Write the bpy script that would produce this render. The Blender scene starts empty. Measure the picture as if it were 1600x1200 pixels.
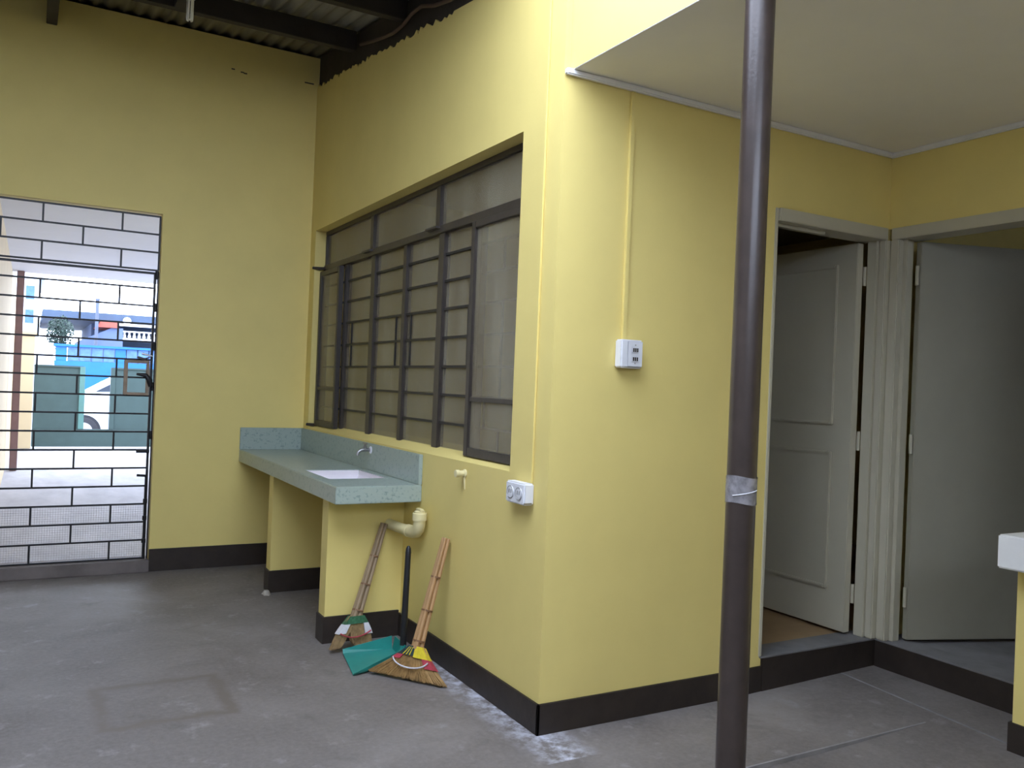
import bpy, bmesh, math, random
from mathutils import Vector, Matrix
random.seed(7)
S = bpy.context.scene
COL = S.collection

# ------------------------------------------------------------------ camera, sky, exposure
R2 = Vector((0.86925528, -0.4926941, 0.0405929))
U2 = Vector((-0.03715922, 0.01676155, 0.99916878))
F2 = Vector((0.49296496, 0.87004114, 0.00373807))
cam = bpy.data.cameras.new('camera'); cam.sensor_width = 36.0; cam.lens = 29.92
cam.clip_start = 0.05; cam.clip_end = 300
camo = bpy.data.objects.new('camera', cam); COL.objects.link(camo)
camo.matrix_world = Matrix(((R2.x, U2.x, -F2.x, -1.838), (R2.y, U2.y, -F2.y, -2.9177), (R2.z, U2.z, -F2.z, 1.4), (0, 0, 0, 1)))
S.camera = camo

W = bpy.data.worlds.new('overcast_sky'); S.world = W; W.use_nodes = True
bg = W.node_tree.nodes['Background']
bg.inputs[0].default_value = (0.69, 0.79, 1.0, 1); bg.inputs[1].default_value = 10.5

S.view_settings.view_transform = 'Standard'; S.view_settings.look = 'None'
S.view_settings.gamma = 1.0; S.view_settings.use_curve_mapping = False
S.view_settings.exposure = -0.25

# ------------------------------------------------------------------ materials
def mat(name, col, rough=.7, var=.12, scale=6.0, bump=0.0, bscale=60.0, metal=0.0, spec=.4, col2=None, thr=None, stretch=None, coat=0):
    m = bpy.data.materials.new(name); m.use_nodes = True
    nt = m.node_tree; N = nt.nodes; L = nt.links
    b = N['Principled BSDF']
    b.inputs['Roughness'].default_value = rough; b.inputs['Metallic'].default_value = metal
    b.inputs['Specular IOR Level'].default_value = spec
    b.inputs['Coat Weight'].default_value = coat
    tc = N.new('ShaderNodeTexCoord'); src = tc.outputs['Object']
    if stretch:
        mp = N.new('ShaderNodeMapping'); mp.inputs['Scale'].default_value = stretch
        L.new(src, mp.inputs[0]); src = mp.outputs[0]
    nz = N.new('ShaderNodeTexNoise'); nz.inputs['Scale'].default_value = scale
    nz.inputs['Detail'].default_value = 6; nz.inputs['Roughness'].default_value = .6
    L.new(src, nz.inputs['Vector'])
    rp = N.new('ShaderNodeValToRGB')
    c2 = col2 if col2 else tuple(c * (1 - var) for c in col)
    lo, hi = thr if thr else (.35, .65)
    rp.color_ramp.elements[0].position = lo; rp.color_ramp.elements[1].position = hi
    rp.color_ramp.elements[0].color = (*c2, 1); rp.color_ramp.elements[1].color = (*col, 1)
    L.new(nz.outputs['Fac'], rp.inputs[0]); L.new(rp.outputs[0], b.inputs['Base Color'])
    if bump:
        n2 = N.new('ShaderNodeTexNoise'); n2.inputs['Scale'].default_value = bscale; n2.inputs['Detail'].default_value = 4
        L.new(src, n2.inputs['Vector'])
        bp = N.new('ShaderNodeBump'); bp.inputs['Strength'].default_value = bump; bp.inputs['Distance'].default_value = .004
        L.new(n2.outputs['Fac'], bp.inputs['Height']); L.new(bp.outputs[0], b.inputs['Normal'])
    return m

M = {}
M['yellow'] = mat('yellow_wall_paint', (.84, .68, .235), .55, .05, 2.2, .12, 35, spec=.35)
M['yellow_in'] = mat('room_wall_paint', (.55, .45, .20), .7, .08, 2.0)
M['cream'] = mat('cream_outdoor_paint', (.50, .40, .25), .7, .06, 2.0)
M['white_ceil'] = mat('white_ceiling_paint', (.90, .87, .80), .75, .03, 3.0)
M['white_soffit'] = mat('white_soffit_paint', (.68, .69, .74), .7, .03, 3.0)
M['white_trim'] = mat('white_trim_paint', (.84, .83, .80), .5, .04, 8.0)
M['doorwhite'] = mat('off_white_door_paint', (.55, .51, .38), .45, .05, 4.0)
M['doorshade'] = mat('shaded_door_paint', (.37, .345, .26), .55, .08, 3.0)  # darker copy of the door paint, standing in for shade on the flush leaf
M['brown'] = mat('dark_brown_skirting_paint', (.038, .028, .022), .45, .3, 9.0, .2, 40)
M['brownpole'] = mat('brown_gloss_metal_paint', (.060, .043, .036), .28, .25, 14.0, .1, 90, spec=.6)
M['winmetal'] = mat('dark_brown_window_steel', (.050, .040, .034), .4, .25, 20.0, .1, 80, spec=.5)
M['iron'] = mat('black_iron_paint', (.016, .016, .018), .45, .3, 20.0, spec=.4)
M['roof'] = mat('weathered_galvanised_sheet', (.30, .29, .26), .6, .35, 3.0, stretch=(6, .6, 1))
M['timber'] = mat('dark_brown_roof_timber', (.040, .033, .029), .7, .35, 5.0, .3, 30)
M['timber2'] = mat('dusty_roof_beam', (.052, .042, .036), .7, .35, 4.0, .4, 20)
M['mint'] = mat('mint_terrazzo', (.355, .42, .365), .3, .10, 55.0, spec=.5, col2=(.22, .29, .26), thr=(.34, .46))
M['basin'] = mat('white_basin_enamel', (.80, .74, .76), .25, .06, 8.0, spec=.5)
M['pvc'] = mat('painted_cream_pipe', (.78, .68, .36), .4, .06, 20.0)
M['plastic'] = mat('white_plastic', (.80, .80, .82), .35, .04, 15.0, spec=.5)
M['hole'] = mat('dark_socket_slot', (.05, .04, .03), .6, .1, 10)
M['chrome'] = mat('dull_chrome', (.42, .41, .40), .3, .3, 30.0, metal=.9)
M['bamboo'] = mat('bamboo_handle', (.52, .30, .13), .55, .3, 12.0, .2, 50, stretch=(1, 1, .12))
M['bamboo_old'] = mat('weathered_bamboo_handle', (.36, .25, .14), .6, .3, 12.0, .2, 50, stretch=(1, 1, .12))
M['straw'] = mat('broom_straw', (.42, .25, .09), .75, .45, 25.0)
M['straw_old'] = mat('worn_broom_straw', (.36, .23, .10), .75, .45, 25.0)
M['cane'] = mat('rattan_ring', (.22, .11, .05), .6, .2, 30)
M['green_cloth'] = mat('green_woven_binding', (.05, .17, .08), .8, .4, 80)
M['white_cloth'] = mat('white_woven_binding', (.72, .70, .72), .8, .15, 60)
M['red_cloth'] = mat('red_woven_binding', (.50, .06, .08), .8, .3, 60)
M['yellow_cloth'] = mat('yellow_woven_binding', (.75, .58, .03), .8, .2, 60)
M['navy_cloth'] = mat('dark_striped_binding', (.03, .06, .055), .8, .4, 60)
M['teal'] = mat('teal_green_plastic', (.02, .26, .22), .35, .12, 12.0, spec=.5)
M['black'] = mat('black_plastic', (.012, .012, .014), .4, .2, 12.0, spec=.5)
M['tape'] = mat('clear_packing_tape', (.34, .32, .33), .25, .5, 18.0, spec=.7, thr=(.4, .6))
M['bulbglass'] = mat('frosted_lamp_glass', (.80, .76, .62), .25, .05, 20)
M['cardboard'] = mat('tan_wood', (.42, .32, .23), .7, .3, 10.0, stretch=(1, 8, 1))
M['tanfloor'] = mat('tan_room_floor', (.42, .28, .14), .6, .2, 3.0)
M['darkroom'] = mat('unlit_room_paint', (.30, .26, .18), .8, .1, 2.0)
M['mortar'] = mat('rough_mortar', (.55, .50, .42), .9, .4, 30.0, .5, 40)
M['cable'] = mat('brown_cable_sheath', (.10, .06, .05), .5, .2, 20)
# exterior
M['extpost'] = mat('maroon_brown_post_paint', (.21, .125, .125), .5, .15, 6)
M['greensteel'] = mat('green_painted_sheet', (.050, .085, .082), .5, .12, 4.0)
M['greenlight'] = mat('green_frame_paint', (.10, .22, .20), .5, .12, 4.0)
M['carwhite'] = mat('white_car_paint', (.50, .51, .54), .25, .02, 4.0, spec=.6, coat=.5)
M['carglass'] = mat('tinted_car_glass', (.05, .06, .08), .08, .1, 4.0, spec=.8)
M['rubber'] = mat('tyre_rubber', (.02, .02, .025), .7, .2, 20)
M['alloy'] = mat('alloy_rim', (.55, .55, .58), .3, .1, 10, metal=.7)
M['blue'] = mat('bright_blue_paint', (.012, .13, .42), .5, .12, 3.0)
M['bluelight'] = mat('pale_blue_block', (.085, .18, .40), .6, .3, 9.0)
M['slate'] = mat('blue_grey_fascia', (.055, .085, .14), .6, .15, 3.0)
M['palewall'] = mat('pale_blue_plaster', (.105, .145, .25), .7, .08, 2.0)
M['whitewall'] = mat('white_house_plaster', (.75, .77, .82), .7, .06, 2.0)
M['redroof'] = mat('red_roof_paint', (.42, .09, .06), .6, .2, 6.0)
M['leaf'] = mat('dark_tree_leaf', (.03, .06, .045), .6, .5, 3.0)
M['bark'] = mat('tree_bark', (.10, .07, .05), .8, .3, 10)
M['asphalt'] = mat('street_concrete', (.30, .30, .31), .85, .2, 1.0, .2, 30)
M['drive'] = mat('driveway_concrete', (.42, .41, .43), .8, .22, 1.6, .2, 30, stretch=(2.5, .8, 1))
M['greyblock'] = mat('grey_pole_concrete', (.11, .13, .18), .8, .15, 5)

def glass_mat():
    m = bpy.data.materials.new('dusty_window_glass'); m.use_nodes = True
    nt = m.node_tree; N = nt.nodes; L = nt.links
    b = N['Principled BSDF']; out = N['Material Output']
    tc = N.new('ShaderNodeTexCoord'); mp = N.new('ShaderNodeMapping'); mp.inputs['Scale'].default_value = (1, 2.2, .5)
    L.new(tc.outputs['Object'], mp.inputs[0])
    nz = N.new('ShaderNodeTexNoise'); nz.inputs['Scale'].default_value = 2.6; nz.inputs['Detail'].default_value = 7
    L.new(mp.outputs[0], nz.inputs['Vector'])
    rp = N.new('ShaderNodeValToRGB'); rp.color_ramp.elements[0].position = .38; rp.color_ramp.elements[1].position = .66
    rp.color_ramp.elements[0].color = (.36, .30, .20, 1); rp.color_ramp.elements[1].color = (.50, .45, .33, 1)
    L.new(nz.outputs['Fac'], rp.inputs[0]); L.new(rp.outputs[0], b.inputs['Base Color'])
    b.inputs['Roughness'].default_value = .18; b.inputs['Specular IOR Level'].default_value = .5
    tr = N.new('ShaderNodeBsdfTransparent'); tr.inputs[0].default_value = (.9, .9, .85, 1)
    mx = N.new('ShaderNodeMixShader'); mx.inputs[0].default_value = .40
    L.new(tr.outputs[0], mx.inputs[1]); L.new(b.outputs[0], mx.inputs[2]); L.new(mx.outputs[0], out.inputs[0])
    return m
M['glass'] = glass_mat()

def floor_mat():
    m = bpy.data.materials.new('worn_concrete_floor'); m.use_nodes = True
    nt = m.node_tree; N = nt.nodes; L = nt.links; b = N['Principled BSDF']
    b.inputs['Roughness'].default_value = .62; b.inputs['Specular IOR Level'].default_value = .35
    tc = N.new('ShaderNodeTexCoord'); V = tc.outputs['Object']
    def noise(sc, det=8, rg=.62, d=0):
        n = N.new('ShaderNodeTexNoise'); n.inputs['Scale'].default_value = sc; n.inputs['Detail'].default_value = det
        n.inputs['Roughness'].default_value = rg; n.inputs['Distortion'].default_value = d
        L.new(V, n.inputs['Vector']); return n.outputs['Fac']
    def ramp(f, p0, p1, c0, c1):
        r = N.new('ShaderNodeValToRGB'); r.color_ramp.elements[0].position = p0; r.color_ramp.elements[1].position = p1
        r.color_ramp.elements[0].color = (*c0, 1); r.color_ramp.elements[1].color = (*c1, 1); L.new(f, r.inputs[0]); return r.outputs[0]
    def mix(f, a, c, t='MIX'):
        x = N.new('ShaderNodeMix'); x.data_type = 'RGBA'; x.blend_type = t
        for s, v in ((x.inputs[0], f), (x.inputs[6], a), (x.inputs[7], c)):
            if hasattr(v, 'is_output'): L.new(v, s)
            else: s.default_value = v
        return x.outputs[2]
    def math_(op, a, c=None):
        x = N.new('ShaderNodeMath'); x.operation = op
        for i, v in enumerate((a, c)):
            if v is None: continue
            if hasattr(v, 'is_output'): L.new(v, x.inputs[i])
            else: x.inputs[i].default_value = v
        return x.outputs[0]
    base = ramp(noise(1.3, 9, .65, .4), .3, .7, (.115, .096, .082), (.265, .236, .218))
    big = ramp(noise(.55, 3, .5, .6), .38, .62, (0, 0, 0), (1, 1, 1))
    base = mix(math_('MULTIPLY', big, .6), base, (.115, .10, .088, 1))
    grit = ramp(noise(45, 4, .7), .35, .7, (0, 0, 0), (1, 1, 1))
    base = mix(math_('MULTIPLY', grit, .30), base, (.30, .275, .26, 1))
    spots = ramp(noise(7, 6, .7), .58, .74, (0, 0, 0), (1, 1, 1))
    base = mix(math_('MULTIPLY', spots, .55), base, (.36, .34, .335, 1))
    dark = ramp(noise(3.1, 7, .6, .8), .60, .75, (0, 0, 0), (1, 1, 1))
    base = mix(math_('MULTIPLY', dark, .6), base, (.09, .08, .07, 1))
    sx = N.new('ShaderNodeSeparateXYZ'); L.new(V, sx.inputs[0]); X, Y = sx.outputs[0], sx.outputs[1]
    # old brown rectangular mark left by a crate
    wob = math_('MULTIPLY', math_('SUBTRACT', noise(9, 4), .5), .10)
    dx = math_('ABSOLUTE', math_('ADD', math_('ADD', X, 1.29), wob)); dy = math_('ABSOLUTE', math_('ADD', math_('SUBTRACT', Y, .965), wob))
    box = math_('MAXIMUM', math_('SUBTRACT', dx, .245), math_('SUBTRACT', dy, .235))
    ring = math_('SUBTRACT', 1.0, math_('MULTIPLY', math_('ABSOLUTE', box), 22.0)); ring = math_('MAXIMUM', ring, 0.0)
    ring = math_('MULTIPLY', ring, noise(4, 3)); ring = math_('MULTIPLY', ring, 2.2)
    base = mix(ring, base, (.15, .125, .105, 1))
    # splashed lime along the foot of the window wall
    near = math_('SUBTRACT', 1.0, math_('MULTIPLY', math_('ABSOLUTE', X), 6.5)); near = math_('MAXIMUM', near, 0.0)
    inY = math_('MULTIPLY', math_('GREATER_THAN', Y, -.25), math_('LESS_THAN', Y, 1.3))
    spl = ramp(noise(14, 8, .7), .42, .62, (0, 0, 0), (1, 1, 1))
    base = mix(math_('MULTIPLY', math_('MULTIPLY', near, inY), math_('MULTIPLY', spl, .9)), base, (.68, .68, .76, 1))
    L.new(base, b.inputs['Base Color'])
    bp = N.new('ShaderNodeBump'); bp.inputs['Strength'].default_value = .25; bp.inputs['Distance'].default_value = .004
    L.new(noise(28, 6), bp.inputs['Height']); L.new(bp.outputs[0], b.inputs['Normal'])
    return m
M['floor'] = floor_mat()
M['step'] = mat('step_concrete', (.25, .24, .235), .7, .35, 3.0, .2, 30)
M['greywall'] = mat('low_bounce_block_wall', (.40, .38, .34), .85, .2, 3.0, .3, 20)  # grey picked for the unseen walls to limit bounced light
M['joint'] = mat('light_cement_joint', (.31, .295, .29), .7, .35, 6.0)
M['sillstone'] = mat('threshold_concrete', (.20, .17, .155), .7, .3, 5.0, .2, 30)

# ------------------------------------------------------------------ mesh helpers
WL = {}
class MB:
    def __init__(s): s.v = []; s.f = []
    def poly(s, pts): i = len(s.v); s.v += [Vector(p) for p in pts]; s.f.append(tuple(range(i, i + len(pts))))
    def box(s, x0, x1, y0, y1, z0, z1):
        i = len(s.v)
        s.v += [Vector(p) for p in ((x0,y0,z0),(x1,y0,z0),(x1,y1,z0),(x0,y1,z0),(x0,y0,z1),(x1,y0,z1),(x1,y1,z1),(x0,y1,z1))]
        for f in ((0,3,2,1),(4,5,6,7),(0,1,5,4),(1,2,6,5),(2,3,7,6),(3,0,4,7)): s.f.append(tuple(i + k for k in f))
        return s
    def hexa(s, P):   # 8 points: bottom ring, top ring
        i = len(s.v); s.v += [Vector(p) for p in P]
        for f in ((0,3,2,1),(4,5,6,7),(0,1,5,4),(1,2,6,5),(2,3,7,6),(3,0,4,7)): s.f.append(tuple(i + k for k in f))
        return s
    def rings(s, R, cap=True):
        n = len(R[0]); i = len(s.v)
        for r in R: s.v += [Vector(p) for p in r]
        for a in range(len(R) - 1):
            for k in range(n):
                k2 = (k + 1) % n
                s.f.append((i + a*n + k, i + a*n + k2, i + (a+1)*n + k2, i + (a+1)*n + k))
        if cap:
            s.f.append(tuple(i + k for k in reversed(range(n)))); s.f.append(tuple(i + (len(R)-1)*n + k for k in range(n)))
        return s
    def tube(s, P, r, n=10, cap=True, flat=1.0):
        P = [Vector(p) for p in P]; rr = r if isinstance(r, (list, tuple)) else [r] * len(P)
        R = []; up = None
        for i, p in enumerate(P):
            t = (P[min(i+1, len(P)-1)] - P[max(i-1, 0)]).normalized()
            if up is None: up = t.orthogonal().normalized()
            up = (up - t * up.dot(t)).normalized(); w = t.cross(up)
            R.append([p + (up * math.cos(a) + w * math.sin(a) * flat) * rr[i] for a in (2 * math.pi * k / n for k in range(n))])
        return s.rings(R, cap)
    def lathe(s, c, axis, prof, n=16):
        c = Vector(c); ax = Vector(axis).normalized(); u = ax.orthogonal().normalized(); w = ax.cross(u)
        R = [[c + ax * h + (u * math.cos(a) + w * math.sin(a)) * max(r, 1e-4) for a in (2 * math.pi * k / n for k in range(n))] for h, r in prof]
        return s.rings(R)
    def prism(s, poly, axis, a, b):   # poly in the two other axes
        def mk(u, v, t): return {'x': (t, u, v), 'y': (u, t, v), 'z': (u, v, t)}[axis]
        return s.rings([[mk(u, v, a) for u, v in poly], [mk(u, v, b) for u, v in poly]])
    def mesh(s, name, off=(0, 0, 0), bevel=0, smooth=False, seg=2, fix=True):
        off = Vector(off); me = bpy.data.meshes.new(name)
        me.from_pydata([tuple(v - off) for v in s.v], [], s.f)
        bm = bmesh.new(); bm.from_mesh(me)
        if fix: bmesh.ops.recalc_face_normals(bm, faces=bm.faces)
        if bevel:
            ed = [e for e in bm.edges if len(e.link_faces) == 2 and e.calc_face_angle(0) > .6]
            bmesh.ops.bevel(bm, geom=ed, offset=bevel, segments=seg, affect='EDGES', clamp_overlap=True)
        bm.to_mesh(me); bm.free()
        if smooth:
            for p in me.polygons: p.use_smooth = True
            try: me.set_sharp_from_angle(angle=math.radians(40))
            except Exception: pass
        return me
    def build(s, name, m, parent=None, bevel=0, smooth=False, seg=2, origin=None, fix=True):
        off = WL[parent.name] if parent else Vector(origin or (0, 0, 0))
        me = s.mesh(name, off, bevel, smooth, seg, fix)
        o = bpy.data.objects.new(name, me); COL.objects.link(o)
        me.materials.append(M[m] if isinstance(m, str) else m)
        if parent: o.parent = parent
        else: o.location = off
        WL[o.name] = off
        return o
def bx(name, m, parent, b, bevel=0, **k): return MB().box(*b).build(name, m, parent, bevel, **k)
def inst(name, me, parent, world):
    o = bpy.data.objects.new(name, me); COL.objects.link(o); o.parent = parent
    o.location = Vector(world) - WL[parent.name]; WL[o.name] = Vector(world); return o
def tag(o, label, cat=None, group=None, kind=None):
    o['label'] = label
    if cat: o['category'] = cat
    if group: o['group'] = group
    if kind: o['kind'] = kind
    return o
def thing(name, loc, label, cat, group=None, kind=None):
    o = bpy.data.objects.new(name, None); COL.objects.link(o); o.location = loc; o.empty_display_size = .1
    WL[o.name] = Vector(loc); return tag(o, label, cat, group, kind)
def cells(xs, ys, zs, filled):
    mb = MB(); idx = {}
    def vi(i, j, k):
        if (i, j, k) not in idx: idx[i, j, k] = len(mb.v); mb.v.append(Vector((xs[i], ys[j], zs[k])))
        return idx[i, j, k]
    nx, ny, nz = len(xs) - 1, len(ys) - 1, len(zs) - 1
    def fl(i, j, k):
        if not (0 <= i < nx and 0 <= j < ny and 0 <= k < nz): return False
        return filled((xs[i] + xs[i+1]) / 2, (ys[j] + ys[j+1]) / 2, (zs[k] + zs[k+1]) / 2)
    for i in range(nx):
        for j in range(ny):
            for k in range(nz):
                if not fl(i, j, k): continue
                for d, q in (((-1,0,0), ((0,0,0),(0,0,1),(0,1,1),(0,1,0))), ((1,0,0), ((1,0,0),(1,1,0),(1,1,1),(1,0,1))),
                             ((0,-1,0), ((0,0,0),(1,0,0),(1,0,1),(0,0,1))), ((0,1,0), ((0,1,0),(0,1,1),(1,1,1),(1,1,0))),
                             ((0,0,-1), ((0,0,0),(0,1,0),(1,1,0),(1,0,0))), ((0,0,1), ((0,0,1),(1,0,1),(1,1,1),(0,1,1)))):
                    if not fl(i + d[0], j + d[1], k + d[2]):
                        mb.f.append(tuple(vi(i + a, j + b, k + c) for a, b, c in q))
    return mb
def struct(o, label, cat): return tag(o, label, cat, kind='structure')

# ------------------------------------------------------------------ the setting
D = 3.54; WD = 2.05; ZC = 2.70; WT = .12
OPEN_Y0, OPEN_Y1, OPEN_X = -2.5, 0.25, -2.5    # open sky light well between the roofs
def zr(y): return 3.87 + .128 * (y - 3.54)
def zt(y): return 3.304 + .1285 * (y - .867)

# floor, graded up slightly towards the inner corner
mb = MB(); NX, NY = 40, 20
def fz(x): return .03 * min(1, max(0, (x - 1.0) / 1.05))
xs = [-4.3 + i * (2.17 + 4.3) / NX for i in range(NX + 1)]; ys = [-5.2 + j * (3.6 + 5.2) / NY for j in range(NY + 1)]
for y in ys:
    for x in xs: mb.v.append(Vector((x, y, fz(x))))
for j in range(NY):
    for i in range(NX):
        a = j * (NX + 1) + i; mb.f.append((a, a + 1, a + NX + 2, a + NX + 1))
fl = struct(mb.build('floor', 'floor', fix=False), 'grey worn concrete floor with faint brown rectangular mark', 'floor')
bx('joint', 'joint', fl, (.45, 1.69, -.612, -.604, .0, fz(1.5) + .003)).rotation_euler.z = 0
MB().hexa([(1.672, -1.2, 0), (1.68, -1.2, 0), (1.79, -.02, 0), (1.782, -.02, 0), (1.672, -1.2, .024), (1.68, -1.2, .024), (1.79, -.02, .026), (1.782, -.02, .026)]).build('joint', 'joint', fl)

# back wall with the gate opening
GX0, GX1, GZ = -2.42, -1.063, 2.52
mb = cells([-4.3, GX0, GX1, 4.5], [D, D + WT], [0, .085, GZ, 3.862], lambda x, y, z: not (GX0 < x < GX1 and z < GZ))
wb = struct(mb.build('wall_back', 'yellow'), 'yellow painted back wall with the gate opening', 'wall')
mb = MB()
for i in (0, 3, 4):
    x = -.64 + .022 * i; z = 3.645 - .004 * i + random.uniform(-.004, .004)
    mb.box(x, x + .024, D - .003, D + .01, z - .006, z + random.uniform(.001, .006))
mb.box(-.10, -.03, D - .003, D + .01, 3.652, 3.66)
mb.build('crack', 'hole', wb)
struct(bx('trim_1', 'sillstone', None, (GX0, GX1, D - .03, D + WT + .04, 0, .085), .006), 'low dark concrete threshold under the gate', 'threshold')
struct(MB().box(-4.3, GX0, D - .012, D, 0, .157).box(GX1, .0, D - .012, D, 0, .157).build('baseboard_back', 'brown', bevel=.002), 'dark brown painted skirting along the back wall', 'baseboard')

struct(bx('light_stop', 'timber', None, (-4.3, 4.5, D + WT, D + WT + .03, 3.6, 3.97)), 'dark fascia board added behind the top of the back wall to stop sky light', 'blocking')  # added board, keeps sky light from leaking between wall top and roof sheet
# window wall (x = 0) with sloping ragged top
WY0, WY1, WZ0, WZ1 = .314, 3.42, 1.03, 2.52
WX = .16
mb = cells([0, WX], [0, WY0, WY1, D], [0, WZ0, WZ1, 3.02], lambda x, y, z: not (WY0 < y < WY1 and WZ0 < z < WZ1))
n = 120
top = [(j * D / n, zt(j * D / n) + (random.uniform(-.022, .016) if j * D / n > 1.1 else 0)) for j in range(n + 1)]
mb.prism([(0, 3.02), (D, 3.02)] + top[::-1], 'x', 0, WX)
ww = struct(mb.build('wall_center', 'yellow'), 'yellow wall holding the long brown steel window', 'wall')
# sloped sill
MB().hexa([(0, WY0, 1.0302), (WX, WY0, 1.0302), (WX, WY1, 1.0302), (0, WY1, 1.0302), (0, WY0, 1.032), (WX, WY0, 1.085), (WX, WY1, 1.085), (0, WY1, 1.032)]).build('window_sill', 'yellow', ww)
struct(bx('baseboard_center', 'brown', None, (-.012, 0, -.012, D - .012, 0, .125), .002), 'dark brown painted skirting below the window wall', 'baseboard')

# outlet wall (y = 0) with first doorway
DX0, DX1, DZ = 1.222, WD, 2.305
STEP = .166
mb = cells([WX, DX0, WD, 4.5], [0, WT], [0, STEP, DZ, 3.02], lambda x, y, z: not (DX0 < x < DX1 and STEP < z < DZ) and not (x > WD and False))
w2 = struct(mb.build('wall_front', 'yellow'), 'yellow wall with the wall socket and first doorway', 'wall')
struct(bx('baseboard_front', 'brown', None, (-.012, DX0 + .01, -.012, 0, 0, .125), .002), 'dark brown painted skirting below the socket wall', 'baseboard')
st = thing('door_step', (1.6, 0, 0), 'dark brown painted step riser below the panelled door', 'step', kind='structure')
bx('riser', 'brown', st, (DX0 + .008, WD, -.014, .0, 0, STEP), .004)
bx('tread', 'step', st, (DX0, WD, -.014, WT + .02, STEP - .004, STEP + .004), .002)
# right wall (x = WD) with second doorway
EY0, EY1 = -.86, -.0
mb = cells([WD, WD + WT], [-5.2, EY0, EY1, 0], [0, STEP, DZ, 3.02], lambda x, y, z: not (EY0 < y and STEP < z < DZ))
w3 = struct(mb.build('wall_right', 'yellow'), 'yellow right wall above the plain white door', 'wall')
st = thing('door_step', (WD, -.4, 0), 'dark brown painted step riser below the plain flush door', 'step', kind='structure')
bx('riser', 'brown', st, (WD - .014, WD, -5.0, -.014, 0, STEP), .004)
bx('tread', 'step', st, (WD - .014, WD + WT + .02, EY0, -.0, STEP - .004, STEP + .004), .002)

# lintel continuing the window wall over the nook, nook ceiling and its white cornice
struct(bx('trim_2', 'yellow', None, (.03, .16, -5.2, 0, ZC, 3.30)), 'bright yellow lintel band above the nook ceiling edge', 'lintel')
struct(bx('ceiling', 'white_ceil', None, (.16, WD, -5.2, 0, ZC, ZC + .08)), 'smooth white painted nook ceiling', 'ceiling')
struct(bx('trim_3', 'white_trim', None, (.0, WD - .022, -.024, -.001, ZC - .026, ZC), .005), 'thin white cornice above the socket wall', 'trim')
struct(bx('trim_4', 'white_trim', None, (WD - .024, WD - .001, -5.2, -.001, ZC - .026, ZC), .005), 'thin white cornice above the plain door', 'trim')
bx('lintel_soffit', 'white_ceil', bpy.data.objects['ceiling'], (.031, .16, -5.2, -.0, ZC - .003, ZC - .0005))

# unseen yard walls behind the camera, toned grey and cut low to steer light
struct(bx('wall_left', 'greywall', None, (-4.42, -4.3, -5.2, D, 0, 3.9)), 'unseen grey block side wall on the gate side added for bounced light', 'wall')
struct(bx('wall_rear', 'greywall', None, (-4.42, 4.5, -5.32, -5.2, 0, 2.62)), 'unseen grey block wall behind the viewer kept low to let sky light in', 'wall')

# corrugated roof, high at the back wall
def corrugated(name, x0, x1, y0, y1, zf, label):
    mb = MB(); pitch = .09; sub = 8; nx = int((x1 - x0) / pitch * sub)
    for i in range(nx + 1):
        x = x0 + i * pitch / sub; dz = .012 * math.sin(2 * math.pi * i / sub) + .012
        for y in (y0, y1): mb.v.append(Vector((x, y, zf(y) + dz)))
    for i in range(nx): mb.f.append((2*i, 2*i + 2, 2*i + 3, 2*i + 1))
    o = mb.build(name, 'roof', smooth=True, fix=False)
    md = o.modifiers.new('sheet', 'SOLIDIFY'); md.thickness = .002
    return struct(o, label, 'roof')
corrugated('roof', -4.4, .2, OPEN_Y1, D + .2, lambda y: zr(y) + .004, 'dark corrugated metal roof sheeting sloping from the back wall')
corrugated('roof', -4.4, .2, -5.4, OPEN_Y0, lambda y: zr(OPEN_Y1), 'unseen corrugated metal roof behind the viewer limiting the sky opening')  # unseen roof, its edge set by how much sky light should enter
corrugated('roof', -4.4, OPEN_X, OPEN_Y0, OPEN_Y1, lambda y: zr(OPEN_Y1) + .03, 'unseen corrugated metal roof added to narrow the sky opening')  # unseen roof added to block sky light from the far side
def sloped(name, m, parent, x0, x1, y0, y1, h, drop=0, zf=zr):
    return MB().hexa([(x0, y0, zf(y0) - drop - h), (x1, y0, zf(y0) - drop - h), (x1, y1, zf(y1) - drop - h), (x0, y1, zf(y1) - drop - h),
                      (x0, y0, zf(y0) - drop), (x1, y0, zf(y0) - drop), (x1, y1, zf(y1) - drop), (x0, y1, zf(y1) - drop)]).build(name, m, parent, .003)
o = MB()
ys_ = [OPEN_Y1 + (D - OPEN_Y1) * j / 40 for j in range(41)]
for j in range(40):
    a, b = ys_[j], ys_[j + 1]
    o.hexa([(.014, a, zt(a) - .03), (.1, a, zt(a) - .02), (.1, b, zt(b) - .02), (.014, b, zt(b) - .03), (.014, a, zr(a)), (.1, a, zr(a)), (.1, b, zr(b)), (.014, b, zr(b))])
tag(o.build('roof_beam', 'timber2'), 'dark brown wall plate beam on top of the window wall', 'beam')
tag(sloped('roof_beam', 'timber', None, -1.83, -1.765, OPEN_Y1, D - .002, .19), 'dark rafter ending in the back wall above the gate', 'beam')
tag(sloped('roof_beam', 'timber', None, -3.6, -3.535, OPEN_Y1, D - .002, .19), 'dark rafter on the far gate side of the roof', 'beam')
for k, (y, lb) in enumerate(((2.62, 'dark roof purlin nearest the back wall'), (1.72, 'dark roof purlin second from the back wall'), (.82, 'dark roof purlin third from the back wall'))):
    tag(bx('roof_purlin', 'timber', None, (-4.3, -.008, y, y + .06, zr(y) - .13, zr(y) - .001), .003), lb, 'purlin')
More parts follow.
